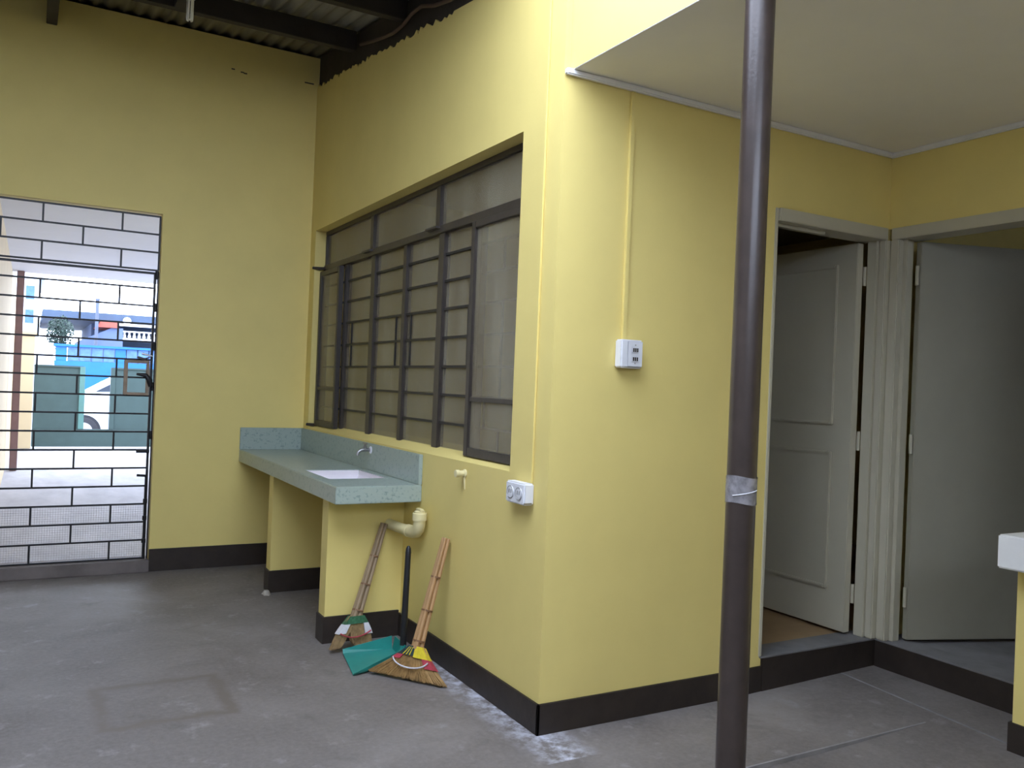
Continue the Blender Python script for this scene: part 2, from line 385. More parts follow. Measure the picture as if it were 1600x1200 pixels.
tag(MB().tube([(-.02, 2.5, 3.62), (-.022, 2.3, 3.57), (-.025, 2.1, 3.525), (-.025, 1.9, 3.487), (-.025, 1.75, 3.478), (-.025, 1.6, 3.50), (-.025, 1.47, 3.49), (-.025, 1.3, 3.43), (-.025, 1.1, 3.385), (-.025, .8, 3.34), (-.025, .4, 3.29)], .011, 8).build('cable', 'cable', smooth=True), 'brown cable drooping along the dark beam above the window wall', 'cable')

# rooms behind window and doors
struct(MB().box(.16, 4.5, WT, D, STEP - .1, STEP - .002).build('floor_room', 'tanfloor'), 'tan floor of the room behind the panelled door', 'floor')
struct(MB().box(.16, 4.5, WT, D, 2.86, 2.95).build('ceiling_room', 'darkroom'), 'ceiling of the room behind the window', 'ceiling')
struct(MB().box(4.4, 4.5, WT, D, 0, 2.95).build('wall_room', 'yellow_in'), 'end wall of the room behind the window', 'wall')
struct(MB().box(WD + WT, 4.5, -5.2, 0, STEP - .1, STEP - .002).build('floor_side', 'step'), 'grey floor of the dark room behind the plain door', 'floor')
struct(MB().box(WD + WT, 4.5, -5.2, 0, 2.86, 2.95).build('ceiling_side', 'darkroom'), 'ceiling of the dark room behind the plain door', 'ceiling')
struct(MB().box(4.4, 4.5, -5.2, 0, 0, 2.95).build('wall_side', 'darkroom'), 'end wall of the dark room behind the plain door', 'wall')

# ------------------------------------------------------------------ steel window
wr = thing('window_1', (.08, 1.87, 1.05), 'long dark brown steel casement window with dusty panes', 'window', kind='structure')
ZT = 2.24
fx0, fx1 = .08, .115
def zs(x): return 1.032 + .053 * x / WX
for b in ((fx0, fx1, WY0, WY1, WZ1 - .032, WZ1), (fx0, fx1, WY1 - .03, WY1, zs(.08), WZ1 - .032), (fx0, fx1, WY0, WY0 + .03, zs(.08), WZ1 - .032)):
    bx('frame', 'winmetal', wr, b, .003)
bx('transom_rail', 'winmetal', wr, (fx0 - .015, fx1, WY0 + .03, WY1 - .03, ZT - .022, ZT + .02), .003)
for y in (1.36, 2.40): bx('transom_mullion', 'winmetal', wr, (fx0 - .004, fx1, y - .028, y + .028, ZT + .02, WZ1 - .032), .004)
MUL = [2.90, 2.345, 1.805, 1.29, .85]
for i, y in enumerate(MUL):
    w = .036 if i in (1, 3) else .026
    bx('mullion', 'winmetal', wr, (fx0 - .006, fx1, y - w, y + w, zs(.08) - .003, ZT - .022), .004)
gl = (fx0 + .014, fx0 + .019)
for a, b in ((WY0 + .03, 1.332), (1.388, 2.372), (2.428, WY1 - .03)): bx('pane', 'glass', wr, (*gl, a, b, ZT + .02, WZ1 - .032))
for i in range(4): bx('pane', 'glass', wr, (*gl, MUL[i+1] + .026, MUL[i] - .026, zs(.08), ZT - .022))
def casement(y0, y1, knob):
    c = bpy.data.objects.new('casement', None); COL.objects.link(c); c.parent = wr
    WL[c.name] = Vector((.05, y0, 1.05)); c.location = WL[c.name] - WL[wr.name]
    zb, ztp, xa, xb = zs(.045) + .006, ZT - .03, .038, .072
    bx('stile', 'winmetal', c, (xa, xb, y0, y0 + .04, zb, ztp), .003); bx('stile', 'winmetal', c, (xa, xb, y1 - .04, y1, zb, ztp), .003)
    bx('rail', 'winmetal', c, (xa, xb, y0 + .04, y1 - .04, zb, zb + .042), .003); bx('rail', 'winmetal', c, (xa, xb, y0 + .04, y1 - .04, ztp - .035, ztp), .003)
    bx('glazing_bar', 'winmetal', c, (xa + .004, xb, y0 + .04, y1 - .04, 1.322, 1.344), .002)
    bx('pane', 'glass', c, (.052, .056, y0 + .04, y1 - .04, zb + .042, 1.322)); bx('pane', 'glass', c, (.052, .056, y0 + .04, y1 - .04, 1.344, ztp - .035))
    return c
casement(WY0 + .012, .86, 0); casement(2.93, WY1 - .02, 0)
# small hinge pins and stays that project past the jamb
for z in (2.235, 1.055): MB().tube([(.075, 3.36, z), (.03, 3.40, z), (-.012, 3.425, z + .004)], [.012, .013, .010], 8).build('hinge_pin', 'winmetal', wr, smooth=True)
for y in (1.36, 2.40): MB().box(.04, .08, y - .06, y + .085, ZT + .004, ZT + .016).build('drip_plate', 'winmetal', wr)
bx('hinge_pin', 'winmetal', wr, (.036, .06, WY0 + .002, WY0 + .018, zs(.05) - .012, zs(.05) + .03), .002)

# burglar bars behind the panes
gr = thing('window_grille', (.132, 1.87, 1.05), 'dark iron burglar bars crossing the dusty window panes', 'grille')
hb = MB().box(-.004, .004, -1.53, 1.53, -.0065, .0065).mesh('bar_mesh'); hb.materials.append(M['iron'])
for z in (2.10, 1.955, 1.805, 1.65, 1.495, 1.345, 1.195): inst('bar', hb, gr, (.0885, 1.868, z))
vb = MB().box(-.004, .004, -.007, .007, -.155, .155).mesh('upright_mesh'); vb.materials.append(M['iron'])
for y in (.60, .955, 1.71, 1.94, 2.76, 3.1): inst('upright', vb, gr, (.0885, y, 1.65))
vb2 = MB().box(-.004, .004, -.006, .006, -.074, .074).mesh('short_upright_mesh'); vb2.materials.append(M['iron'])
for y, z in ((.60, 2.028), (.60, 1.42), (.60, 1.12), (.75, 1.27)): inst('short_upright', vb2, gr, (.0885, y, z))

# ------------------------------------------------------------------ doors
d1 = thing('door_1', (1.6, .06, STEP), 'open off-white panelled door in the socket wall', 'door', kind='structure')
fy0, fy1 = -.018, WT + .004
f1 = bx('door_frame', 'doorwhite', d1, (DX0 - .006, DX0 + .012, -.006, fy1, STEP + .004, DZ), .003)
bx('door_frame', 'doorwhite', d1, (1.984, WD - .002, .022, .080, STEP + .004, DZ - .06), .003)
bx('door_frame', 'doorwhite', d1, (DX0 + .012, WD - .03, fy0, fy1, DZ - .062, DZ), .003)
bx('casing', 'doorwhite', d1, (1.998, 2.049, -.022, .022, STEP + .004, DZ - .062), .006)
bx('door_stop', 'doorwhite', d1, (DX0 + .026, 1.60, .03, .045, DZ - .078, DZ - .062), .002)
lf = bx('door_leaf', 'doorwhite', d1, (1.925, 1.970, .092, .80, STEP + .016, 2.232), .003)
for z0, z1 in ((1.268, 2.128), (.392, 1.125)):
    m = MB()
    for b in ((1.909, 1.925, .205, .223, z0, z1), (1.909, 1.925, .655, .673, z0, z1), (1.909, 1.925, .223, .655, z0, z0 + .018), (1.909, 1.925, .223, .655, z1 - .018, z1)): m.box(*b)
    m.build('panel_moulding', 'doorwhite', lf, .004)
    bx('panel', 'doorwhite', lf, (1.921, 1.9255, .223, .655, z0 + .018, z1 - .018))
for z in (2.06, 1.19, .385): MB().lathe((1.979, .088, z - .05), (0, 0, 1), [(0, .009), (.1, .009)], 10).build('hinge', 'doorwhite', lf, smooth=True)

d2 = thing('door_2', (WD + .06, -.45, STEP), 'open plain flush door in the right wall', 'door', kind='structure')
gx0, gx1 = WD - .018, WD + WT + .004
bx('door_frame', 'doorwhite', d2, (WD + .022, WD + .075, -.092, -.004, STEP + .004, DZ - .06), .003)
bx('casing', 'doorwhite', d2, (WD - .022, WD + .022, -.074, -.0225, STEP + .004, DZ - .06), .006)
bx('door_frame', 'doorwhite', d2, (gx0, gx1, EY0 - .004, EY0 + .04, STEP + .004, DZ), .003)
bx('door_frame', 'doorwhite', d2, (gx0, gx1, EY0 + .04, -.024, DZ - .06, DZ), .003)
lf = bpy.data.objects.new('door_leaf', MB().box(0, .76, -.04, 0, STEP + .016, 2.235).mesh('door_leaf', bevel=.003))
lf.data.materials.append(M['doorshade']); COL.objects.link(lf); lf.parent = d2
hp = Vector((WD + .096, -.093, 0)); lf.location = hp - WL[d2.name]; lf.rotation_euler.z = -math.radians(20.0)
WL[lf.name] = hp
for z in (2.06, 1.19, .40):
    hme = MB().lathe((-.012, -.03, z - .05), (0, 0, 1), [(0, .009), (.1, .009)], 10).mesh('hinge', smooth=True); hme.materials.append(M['doorwhite'])
    h = bpy.data.objects.new('hinge', hme); COL.objects.link(h); h.parent = lf

# ------------------------------------------------------------------ post
po = thing('steel_post', (.10, -.97, 0), 'dark brown round steel post holding the ceiling edge', 'post')
MB().tube([(.10, -.97, 0), (.10, -.97, .6), (.10, -.97, 1.5), (.10, -.97, 2.2), (.10, -.97, ZC - .003)], .0458, 40).build('shaft', 'brownpole', po, smooth=True)
R = []
for k in range(9):
    z = 1.07 + .083 * k / 8
    R.append([(.10 + (.0470 + random.uniform(0, .0014)) * math.cos(a), -.97 + (.0470 + random.uniform(0, .0014)) * math.sin(a), z + .004 * math.sin(a * 2 + 1)) for a in (2 * math.pi * q / 40 for q in range(40))])
tp = MB().rings(R, cap=False).build('tape_wrap', 'tape', po, smooth=True); tag(tp, 'strip of wrinkled clear tape around the post')
MB().tube([(.10 + .0490 * math.cos(a), -.97 + .0490 * math.sin(a), 1.095 + .02 * (a - 3.4) / 2) for a in (3.4 + i * .16 for i in range(12))], .0016, 6).build('tape_fold', 'plastic', po)

# ------------------------------------------------------------------ half-wall counter at the right edge
hc = thing('half_wall_counter', (1.85, -1.3, 0), 'yellow half wall with thick white top at the right edge', 'counter')
bx('base_wall', 'yellow', hc, (1.652, WD - .001, -1.75, -.952, 0, .765))
bx('countertop', 'white_trim', hc, (1.515, WD - .001, -1.80, -.945, .765, .898), .006)
bx('skirting', 'brown', hc, (1.64, 1.652, -1.76, -.94, 0, .135), .002); bx('skirting', 'brown', hc, (1.652, WD - .015, -.952, -.94, 0, .135), .002)

# ------------------------------------------------------------------ sink counter
CX, CY0, CY1, CZ = -.472, 1.25, D - .001, .86
sc = thing('sink_counter', (-.23, 2.4, 0), 'mint green sink counter on yellow partitions under the window', 'counter')
SX0, SX1, SY0, SY1 = -.395, -.065, 1.60, 2.06
cells([CX, SX0, SX1, -.001], [CY0, SY0, SY1, CY1], [.77, CZ], lambda x, y, z: not (SX0 < x < SX1 and SY0 < y < SY1)).build('countertop', 'mint', sc, .004)
bx('backsplash', 'mint', sc, (-.022, -.001, CY0, CY1 - .024, CZ, 1.022), .003)
bx('backsplash', 'mint', sc, (CX, -.001, CY1 - .022, CY1, CZ, 1.022), .003)
bs = MB(); ins = .022; dz = .775
e_ = .003; o_ = [(SX0 + e_, SY0 + e_), (SX1 - e_, SY0 + e_), (SX1 - e_, SY1 - e_), (SX0 + e_, SY1 - e_)]; i_ = [(SX0 + ins, SY0 + ins), (SX1 - ins, SY0 + ins), (SX1 - ins, SY1 - ins), (SX0 + ins, SY1 - ins)]
rings = [[(x, y, CZ - .004) for x, y in o_], [(x, y, CZ - .03) for x, y in o_], [(x, y, dz + .01) for x, y in i_], [((x + -.23) / 2, (y + 1.83) / 2, dz) for x, y in i_]]
b_ = bs.rings(rings, cap=False); b_.f.append(tuple(len(b_.v) - 4 + k for k in range(4)))
bo = b_.build('basin', 'basin', sc, smooth=False, fix=False)
md = bo.modifiers.new('shell', 'SOLIDIFY'); md.thickness = .006; md.offset = -1
MB().lathe((-.23, 1.83, dz + .001), (0, 0, 1), [(0, .03), (.004, .03), (.005, .022)], 16).build('drain', 'chrome', bo, smooth=True)
for y0, y1 in ((1.482, 1.585), (2.66, 2.76)):
    p_ = bx('partition', 'yellow', sc, (-.432, -.001, y0, y1, 0, .77))
    bx('skirting', 'brown', p_, (-.442, -.012, y0 - .010, y1 + .010, 0, .142), .002)
MB().rings([[(-.46 + .03 * math.cos(a) * random.uniform(.6, 1.1), 2.62 + .05 * math.sin(a) * random.uniform(.6, 1.1), 0) for a in (math.pi * q / 5 for q in range(10))],
            [(-.455 + .015 * math.cos(a), 2.63 + .02 * math.sin(a), .022) for a in (math.pi * q / 5 for q in range(10))]]).build('mortar_lump', 'mortar', sc)

# faucet
fa = thing('faucet', (-.022, 2.0, .99), 'small dull chrome tap on the mint backsplash', 'faucet')
MB().lathe((-.0225, 1.99, .985), (-1, 0, 0), [(0, .022), (.004, .022), (.008, .012)], 16).build('flange', 'plastic', fa, smooth=True)
MB().tube([(-.026, 1.99, .985), (-.06, 1.99, .986), (-.085, 1.99, .984), (-.102, 1.99, .972), (-.106, 1.99, .952)], [.010, .011, .010, .009, .010], 12).build('spout', 'chrome', fa, smooth=True)
MB().lathe((-.06, 1.99, .992), (0, 0, 1), [(0, .012), (.014, .012), (.018, .008), (.028, .008)], 12).build('valve_body', 'chrome', fa, smooth=True)
MB().box(-.066, -.054, 1.955, 2.025, 1.018, 1.030).build('handle', 'chrome', fa, .004)

# pvc drain bend
pp = thing('drain_pipe', (-.06, 1.3, .6), 'cream painted drain pipe bend beside the sink partition', 'pipe')
arc = [(-.05, 1.215 - .05 * math.sin(t), .622 - .0 + .05 * (1 - math.cos(t))) for t in (i * math.pi / 16 for i in range(9))]
MB().tube([(-.088, 1.480, .622), (-.072, 1.38, .617), (-.058, 1.28, .616)], .028, 20).build('pipe_run', 'pvc', pp, smooth=True)
MB().tube([(-.058, 1.285, .616), (-.056, 1.262, .616)], .034, 20).build('collar', 'pvc', pp, smooth=True)
MB().tube([(-.056, 1.265, .616), (-.052, 1.225, .617), (-.05, 1.19, .624), (-.05, 1.165, .642), (-.05, 1.155, .668), (-.05, 1.155, .70)], .032, 20).build('elbow', 'pvc', pp, smooth=True)
MB().lathe((-.05, 1.155, .69), (0, 0, 1), [(0, .038), (.036, .038), (.038, .036), (.038, .030), (.046, .030), (.050, .022), (.050, .0)], 20).build('coupling', 'pvc', pp, smooth=True)
MB().box(-.062, -.038, 1.125, 1.185, .738, .750).build('plug_key', 'pvc', pp, .003)
# capped stub below the window
cs = thing('capped_stub', (0, .745, .975), 'small cream capped pipe stub below the window corner', 'pipe')
MB().lathe((-.0005, .745, .977), (-1, 0, 0), [(0, .02), (.006, .02), (.010, .014), (.035, .014), (.036, .018), (.052, .018), (.054, .012)], 16).build('stub', 'pvc', cs, smooth=True)
MB().tube([(-.003, .744, .96), (-.004, .742, .93), (-.003, .739, .90)], [.006, .004, .002], 6).build('paint_drip', 'pvc', cs, smooth=True)

# ------------------------------------------------------------------ sockets and raceways
so = thing('wall_socket', (-.001, .18, .96), 'white surface socket box low on the window wall corner', 'socket')
bx('housing', 'plastic', so, (-.05, -.001, .10, .256, .913, 1.003), .006)
for y in (.142, .212):
    pl = MB().lathe((-.0495, y, .958), (-1, 0, 0), [(0, .026), (.003, .026), (.0035, .024)], 20).build('socket_face', 'plastic', so, smooth=True)
    ring = [( -.0535, y + .026 * math.cos(a), .958 + .026 * math.sin(a)) for a in (2 * math.pi * q / 20 for q in range(21))]
    MB().tube(ring, .0012, 6).build('rim', 'chrome', pl)
    for dy in (-.008, .008): MB().box(-.0545, -.053, y + dy - .0015, y + dy + .0015, .954, .970).build('slot', 'hole', pl)
MB().box(-.05, -.012, .098, .1005, .918, .924).build('seam', 'chrome', so)
so = thing('wall_socket', (.365, -.001, 1.56), 'white surface socket box high on the right-hand yellow wall', 'socket')
bx('housing', 'plastic', so, (.306, .420, -.048, -.001, 1.500, 1.620), .006)
bx('cover', 'plastic', so, (.338, .416, -.051, -.047, 1.506, 1.614), .003)
for z in (1.540, 1.578):
    pl = MB().box(.357, .397, -.053, -.0505, z - .014, z + .014).build('socket_face', 'plastic', so, .004)
    for dx in (-.010, 0, .010): MB().box(.377 + dx - .0035, .377 + dx + .0035, -.0545, -.0525, z - .009, z + .007).build('slot', 'hole', pl)
for z in (1.521, 1.598): MB().lathe((.377, -.0508, z), (0, -1, 0), [(0, .003), (.0015, .003)], 8).build('screw', 'chrome', so)
tag(bx('cable_raceway', 'yellow', None, (-.009, -.0005, .112, .136, 1.003, 3.15), .003), 'yellow painted cable raceway running down beside the window', 'raceway')
tag(bx('cable_raceway', 'yellow', None, (.334, .358, -.013, -.0005, 1.62, ZC - .026), .003), 'yellow painted cable raceway above the high socket', 'raceway')

# ------------------------------------------------------------------ brooms
def broom(label, top, neck, tipL, tipR, mats, sag, handle_r, arch):
    root = thing('soft_broom', (neck[0], neck[1], 0), label, 'broom')
    top, neck, tl, tr = map(Vector, (top, neck, tipL, tipR))
    ax = (neck - top).normalized(); n = 5
    hand = MB(); u = ax.orthogonal().normalized(); w = ax.cross(u)
    r0, r1 = handle_r
    for k in range(7):
        a = 2 * math.pi * k / 7; off = (u * math.cos(a) + w * math.sin(a)) if k < 6 else Vector((0, 0, 0))
        if k == 6: off = Vector((0, 0, 0))
        pts = []; rs = []
        for i in range(9):
            t = i / 8; rr = r0 + (r1 - r0) * t
            pts.append(top + (neck - top) * t + off * rr * .58 + u * random.uniform(-.0008, .0008)); rs.append(rr * .46)
        hand.tube(pts, rs, 8)
    hand.build('handle', mats['handle'], root, smooth=True)
    for t in (.36, .66, .93):
        c = top + (neck - top) * t; rr = r0 + (r1 - r0) * t
        MB().lathe(c - ax * .004, ax, [(0, rr * 1.03), (.008, rr * 1.03)], 16).build('cane_ring', 'cane', root, smooth=True)
    # fan plane
    mid = (tl + tr) / 2; side = (tr - tl).normalized(); nrm = side.cross(mid - neck).normalized()
    hw = (tr - tl).length / 2; L = (mid - neck).length; down = (mid - neck) - side * (mid - neck).dot(side); down.normalize()
    def P(s, t, o=0, plain=False):     # s in -1..1 across, t 0..1 down the fan
        if arch and not plain: s = s + .20 * max(0, (t - .68) / .32) * math.exp(-((s + .18) / .30) ** 2) * (1 if s > -.18 else -1)
        edge = mid + side * s * hw + down * (0 if plain else sag(s))
        root_ = neck + side * s * r1 * 1.1 - ax * .01
        wid = 1 - (1 - t) ** 1.6
        p = root_.lerp(edge, t); flare = side * s * hw * math.sin(math.pi * t) * (.10 if arch else -.07)
        return p + flare + nrm * o
    head = MB()
    NS = 150
    for layer in range(3):
        o = (layer - 1) * .016
        for i in range(NS):
            s = -1 + 2 * (i + random.random()) / NS
            cur = random.uniform(.94, 1.0)
            pts = [P(s + random.uniform(-.01, .01), t * cur, o * (1.0 - .25 * t) * min(1, t * 4) + random.uniform(-.003, .003)) for t in (0, .25, .5, .75, 1)]
            for p in pts: p.z = max(p.z, .004)
            head.tube(pts, [.0045, .0045, .0045, .004, .0018], 4)
    head.build('straw_head', mats['straw'], root, fix=True)['kind'] = 'stuff'
    # woven binding shoulders
    def band(name, s0, s1, t0, t1, m, th=.0285, k=8):
        mbn = MB()
        for sg in (1, -1):
            G = [[P(s0 + (s1 - s0) * i / k, t0 + (t1 - t0) * j / 4, sg * th * (1 - .15 * abs(s0 + (s1 - s0) * i / k)), True) for i in range(k + 1)] for j in range(5)]
            for j in range(4):
                for i in range(k): mbn.poly([G[j][i], G[j][i+1], G[j+1][i+1], G[j+1][i]])
        for s in (s0, s1):
            for j in range(4):
                t_, t2 = t0 + (t1 - t0) * j / 4, t0 + (t1 - t0) * (j + 1) / 4; h = th * (1 - .15 * abs(s))
                mbn.poly([P(s, t_, h, True), P(s, t2, h, True), P(s, t2, -h, True), P(s, t_, -h, True)])
        mbn.build(name, m, root, fix=False)
    for spec in mats['bands']: band('binding', *spec)
    # stitched cord
    a0, a1, tb, tm, cm = mats['cord']
    MB().tube([P(a0 + (a1 - a0) * i / 16, tb + (tm - tb) * math.sin(math.pi * i / 16), -.030, True) for i in range(17)], .0035, 6).build('stitch_cord', cm, root, smooth=True)
    MB().tube([P(a0 + (a1 - a0) * i / 16, tb + (tm - tb) * math.sin(math.pi * i / 16), .030, True) for i in range(17)], .0035, 6).build('stitch_cord', cm, root, smooth=True)
    return root
broom('worn soft broom leaning on the sink partition', (-.128, 1.452, .628), (-.31, 1.335, .165), (-.455, 1.295, .02), (-.225, 1.32, .015),
      dict(handle='bamboo_old', straw='straw_old', bands=[(-1.08, 1.08, .0, .24, 'green_cloth'), (-1.08, -.60, .24, .52, 'white_cloth'), (.62, 1.08, .24, .60, 'white_cloth')],
           cord=(-1.0, 1.0, .50, .66, 'red_cloth')), lambda s: (-.05 * math.exp(-((s + .18) / .26) ** 2)), (.020, .030), True)
broom('newer soft broom with colourful binding leaning on the window wall', (-.03, .868, .645), (-.192, .80, .140), (-.375, .95, .012), (-.115, .615, .004),
      dict(handle='bamboo', straw='straw', bands=[(-1.08, .1, .0, .30, 'navy_cloth'), (.1, 1.08, .0, .34, 'yellow_cloth'), *[(q - .035, q + .035, .04, .29, 'yellow_cloth', .0305) for q in (-.66, -.42, -.18)], (-1.08, -.62, .30, .44, 'red_cloth'), (.66, 1.08, .34, .60, 'red_cloth')],
           cord=(-1.0, 1.0, .42, .66, 'white_cloth')), lambda s: 0.0, (.021, .030), False)

# dustpan
dp = thing('dustpan', (-.29, 1.08, 0), 'teal plastic dustpan with upright black handle between the brooms', 'dustpan')
A, B, Cc, Dd = Vector((-.395, 1.262, .004)), Vector((-.452, .945, .004)), Vector((-.165, 1.015, .016)), Vector((-.152, 1.205, .016))
pan = MB(); th = .005
def slab(P, Q, h0, h1, outw):   # upright side wall from P to Q
    d = (Q - P).normalized(); nn = Vector((d.y, -d.x, 0)) * th
    pan.hexa([P, Q, Q + nn, P + nn, P + Vector((0, 0, h0)) + outw, Q + Vector((0, 0, h1)) + outw, Q + nn + Vector((0, 0, h1)) + outw, P + nn + Vector((0, 0, h0)) + outw])
pan.hexa([A, B, Cc, Dd, A + Vector((0, 0, .004)), B + Vector((0, 0, .004)), Cc + Vector((0, 0, .006)), Dd + Vector((0, 0, .006))])
slab(B, Cc, .012, .068, Vector((.0, -.010, 0))); slab(Cc, Dd, .068, .068, Vector((.012, 0, 0))); slab(Dd, A, .068, .022, Vector((0, .010, 0)))
pan.build('pan', 'teal', dp)
MB().tube([(-.156, 1.06, .012), (-.154, 1.062, .05), (-.152, 1.064, .078)], [.022, .020, .017], 12).build('handle_socket', 'teal', dp, smooth=True)
MB().tube([(-.152, 1.064, .07), (-.143, 1.08, .22), (-.131, 1.10, .40), (-.122, 1.115, .535)], [.0165, .0165, .0155, .0145], 14).build('handle', 'black', dp, smooth=True)
MB().tube([(-.122, 1.115, .53), (-.1205, 1.1175, .555), (-.120, 1.118, .567)], [.0155, .0125, .006], 12).build('hanging_cap', 'black', dp, smooth=True)
MB().lathe((-.170, 1.045, .055), (-1, -.3, .1), [(0, .006), (.003, .006), (.004, .003)], 10).build('rivet', 'chrome', dp, smooth=True)

# ------------------------------------------------------------------ hanging lamp
lb = thing('compact_lamp', (-1.127, 2.2, 3.66), 'unlit compact fluorescent bulb hanging under the roof', 'lamp')
bx('batten', 'timber', lb, (-1.16, -1.09, 1.78, 2.62, 3.615, 3.66), .003)
MB().lathe((-1.127, 2.2, 3.616), (0, 0, -1), [(0, .03), (.03, .03), (.045, .022), (.05, .018)], 16).build('lamp_holder', 'black', lb, smooth=True)
MB().lathe((-1.127, 2.2, 3.57), (0, 0, -1), [(0, .016), (.01, .024), (.05, .026), (.055, .02)], 16).build('lamp_base', 'plastic', lb, smooth=True)
for k in range(3):
    a = math.pi * k / 3 + .5; dx, dy = math.cos(a) * .009, math.sin(a) * .009; ox, oy = -math.sin(a) * .0, 0
    c = Vector((-1.127, 2.2, 0)); q = Vector((math.cos(2.1 * k + .4), math.sin(2.1 * k + .4), 0)) * .0125; t = Vector((-q.y, q.x, 0)).normalized() * .007
    P_ = [c + q - t + Vector((0, 0, 3.52)), c + q - t + Vector((0, 0, 3.405)), c + q - t * .5 + Vector((0, 0, 3.397)), c + q + t * .5 + Vector((0, 0, 3.397)), c + q + t + Vector((0, 0, 3.405)), c + q + t + Vector((0, 0, 3.52))]
    MB().tube(P_, .0058, 10).build('lamp_tube', 'bulbglass', lb, smooth=True)

# ------------------------------------------------------------------ iron gate and transom grille
GY = D + .045; PIT = .1271; ZTOP = 2.505
def zrow(k): return ZTOP - k * PIT
def grille(root, k0, k1, x0, x1):
    me = MB().box(0, x1 - x0, -.005, .005, -.006, .006).mesh('bar_mesh'); me.materials.append(M['iron'])
    for k in range(k0, k1 + 1): inst('bar', me, root, (x0, GY, zrow(k)))
    sv = MB().box(-.006, .006, -.005, .005, -PIT / 2 + .006, PIT / 2 - .006).mesh('upright_mesh'); sv.materials.append(M['iron'])
    for k in range(k0, k1):
        xs_ = (-2.285, -1.80, -1.316) if k % 2 == 0 else (-2.04, -1.557)
        for x in xs_: inst('upright', sv, root, (x, GY, zrow(k) - PIT / 2))
tg = thing('transom_grille', (-1.74, GY, zrow(3)), 'fixed black iron grille above the gate door', 'grille')
grille(tg, 0, 3, GX0 + .01, -1.075)
bx('edge_bar', 'iron', tg, (-1.078, -1.066, GY - .006, GY + .006, zrow(3), ZTOP + .006)); bx('edge_bar', 'iron', tg, (GX0 + .002, GX0 + .014, GY - .006, GY + .006, zrow(3), ZTOP + .006))
ga = thing('iron_gate', (-1.74, GY, .1), 'black iron gate of brick-pattern bars with wire mesh below', 'gate')
zb_ = zrow(19)
grille(ga, 4, 19, GX0 + .03, -1.092)
bx('rail', 'iron', ga, (GX0 + .02, -1.082, GY - .008, GY + .008, zrow(3) - .030, zrow(3) - .014), .002)
bx('stile', 'iron', ga, (-1.100, -1.084, GY - .010, GY + .010, zb_ - .008, zrow(3) - .014), .002); bx('stile', 'iron', ga, (GX0 + .02, GX0 + .036, GY - .010, GY + .010, zb_ - .008, zrow(3) - .014), .002)
bx('frame_post', 'iron', ga, (-1.076, -1.066, GY - .004, GY + .008, .086, zrow(3) - .01), .002)
for z in (2.09, 1.86, 1.585, 1.30, .96): MB().lathe((-1.081, GY - .008, z - .03), (0, 0, 1), [(0, .012), (.06, .012)], 10).build('hinge', 'iron', ga, smooth=True)
# lock box
lk = bx('lock_box', 'cardboard', ga, (-1.268, -1.245, GY - .03, GY + .01, 1.238, 1.482), .003)
for b in ((-1.245, -1.105, GY - .03, GY + .01, 1.462, 1.482), (-1.245, -1.105, GY - .03, GY + .01, 1.238, 1.256), (-1.125, -1.105, GY - .03, GY + .01, 1.256, 1.462)): bx('plate', 'cardboard', lk, b, .003)
MB().tube([(-1.19, GY - .035, 1.385), (-1.13, GY - .035, 1.38), (-1.105, GY - .035, 1.345), (-1.095, GY - .035, 1.30)], [.008, .016, .022, .014], 10).build('padlock', 'iron', ga, smooth=True)
MB().tube([(-1.19, GY - .03, 1.505), (-1.14, GY - .032, 1.492), (-1.09, GY - .03, 1.515), (-1.16, GY - .03, 1.53)], .008, 8).build('latch', 'chrome', ga, smooth=True)
MB().tube([(-1.17, GY - .022, .845), (-1.085, GY - .022, .845)], .012, 10).build('slide_bolt', 'iron', ga, smooth=True)
MB().tube([(-1.16, GY - .022, .676), (-1.105, GY - .022, .672), (-1.098, GY - .022, .66), (-1.098, GY - .022, .095)], .009, 10).build('drop_bolt', 'iron', ga, smooth=True)
for z in (.48, .36, .2): MB().lathe((-1.098, GY - .022, z), (0, 0, 1), [(0, .015), (.03, .015)], 10).build('bolt_guide', 'iron', ga, smooth=True)
wm = MB(); zz = zb_
x = GX0 + .04
while x < -1.10: wm.box(x - .0006, x + .0006, GY + .006, GY + .0072, zb_, zrow(16)); x += .0155
z = zb_
while z < zrow(16): wm.box(GX0 + .04, -1.10, GY + .0072, GY + .0084, z - .0006, z + .0006); z += .0155
wm.build('wire_mesh', 'chrome', ga, fix=False)['kind'] = 'stuff'

# ------------------------------------------------------------------ outside: carport, street, houses
struct(bx('ground_drive', 'drive', None, (-8, 8, D + WT, 14.6, -.12, 0)), 'pale concrete driveway beyond the gate', 'driveway')
struct(bx('ground_street', 'asphalt', None, (-40, 40, 14.6, 70, -.4, -.25)), 'pale street surface beyond the green gate', 'street')
struct(bx('wall_outside', 'cream', None, (-2.24, -2.09, D + WT, 14.3, 0, ZC)), 'cream carport side wall beyond the gate', 'wall')
struct(bx('ceiling_carport', 'white_soffit', None, (-2.24, 5.0, D + WT, 10.55, ZC, ZC + .14)), 'white carport soffit beyond the gate', 'ceiling')
tag(bx('carport_post', 'extpost', None, (-2.035, -1.945, 10.33, 10.43, 0, ZC), .008), 'maroon carport post against the cream outside wall', 'post')
fp = thing('gate_pillar', (-1.9, 14.1, 0), 'cream masonry pillar beside the green street gate', 'pillar')
bx('shaft', 'cream', fp, (-2.09, -1.78, 13.95, 14.25, 0, 1.95), .01); bx('cap', 'cream', fp, (-2.12, -1.75, 13.92, 14.28, 1.95, 2.02), .01)
gg = thing('street_gate', (-.4, 14.05, 0), 'dark green sheet metal street gate standing half open', 'gate')
bx('lower_panel', 'greensteel', gg, (-1.775, 1.6, 14.02, 14.05, .03, .345), .004)
for a, b in ((-1.772, -1.02), (-.485, 1.6)):
    bx('panel', 'greensteel', gg, (a, b, 14.03, 14.055, .345, 1.455), .004)
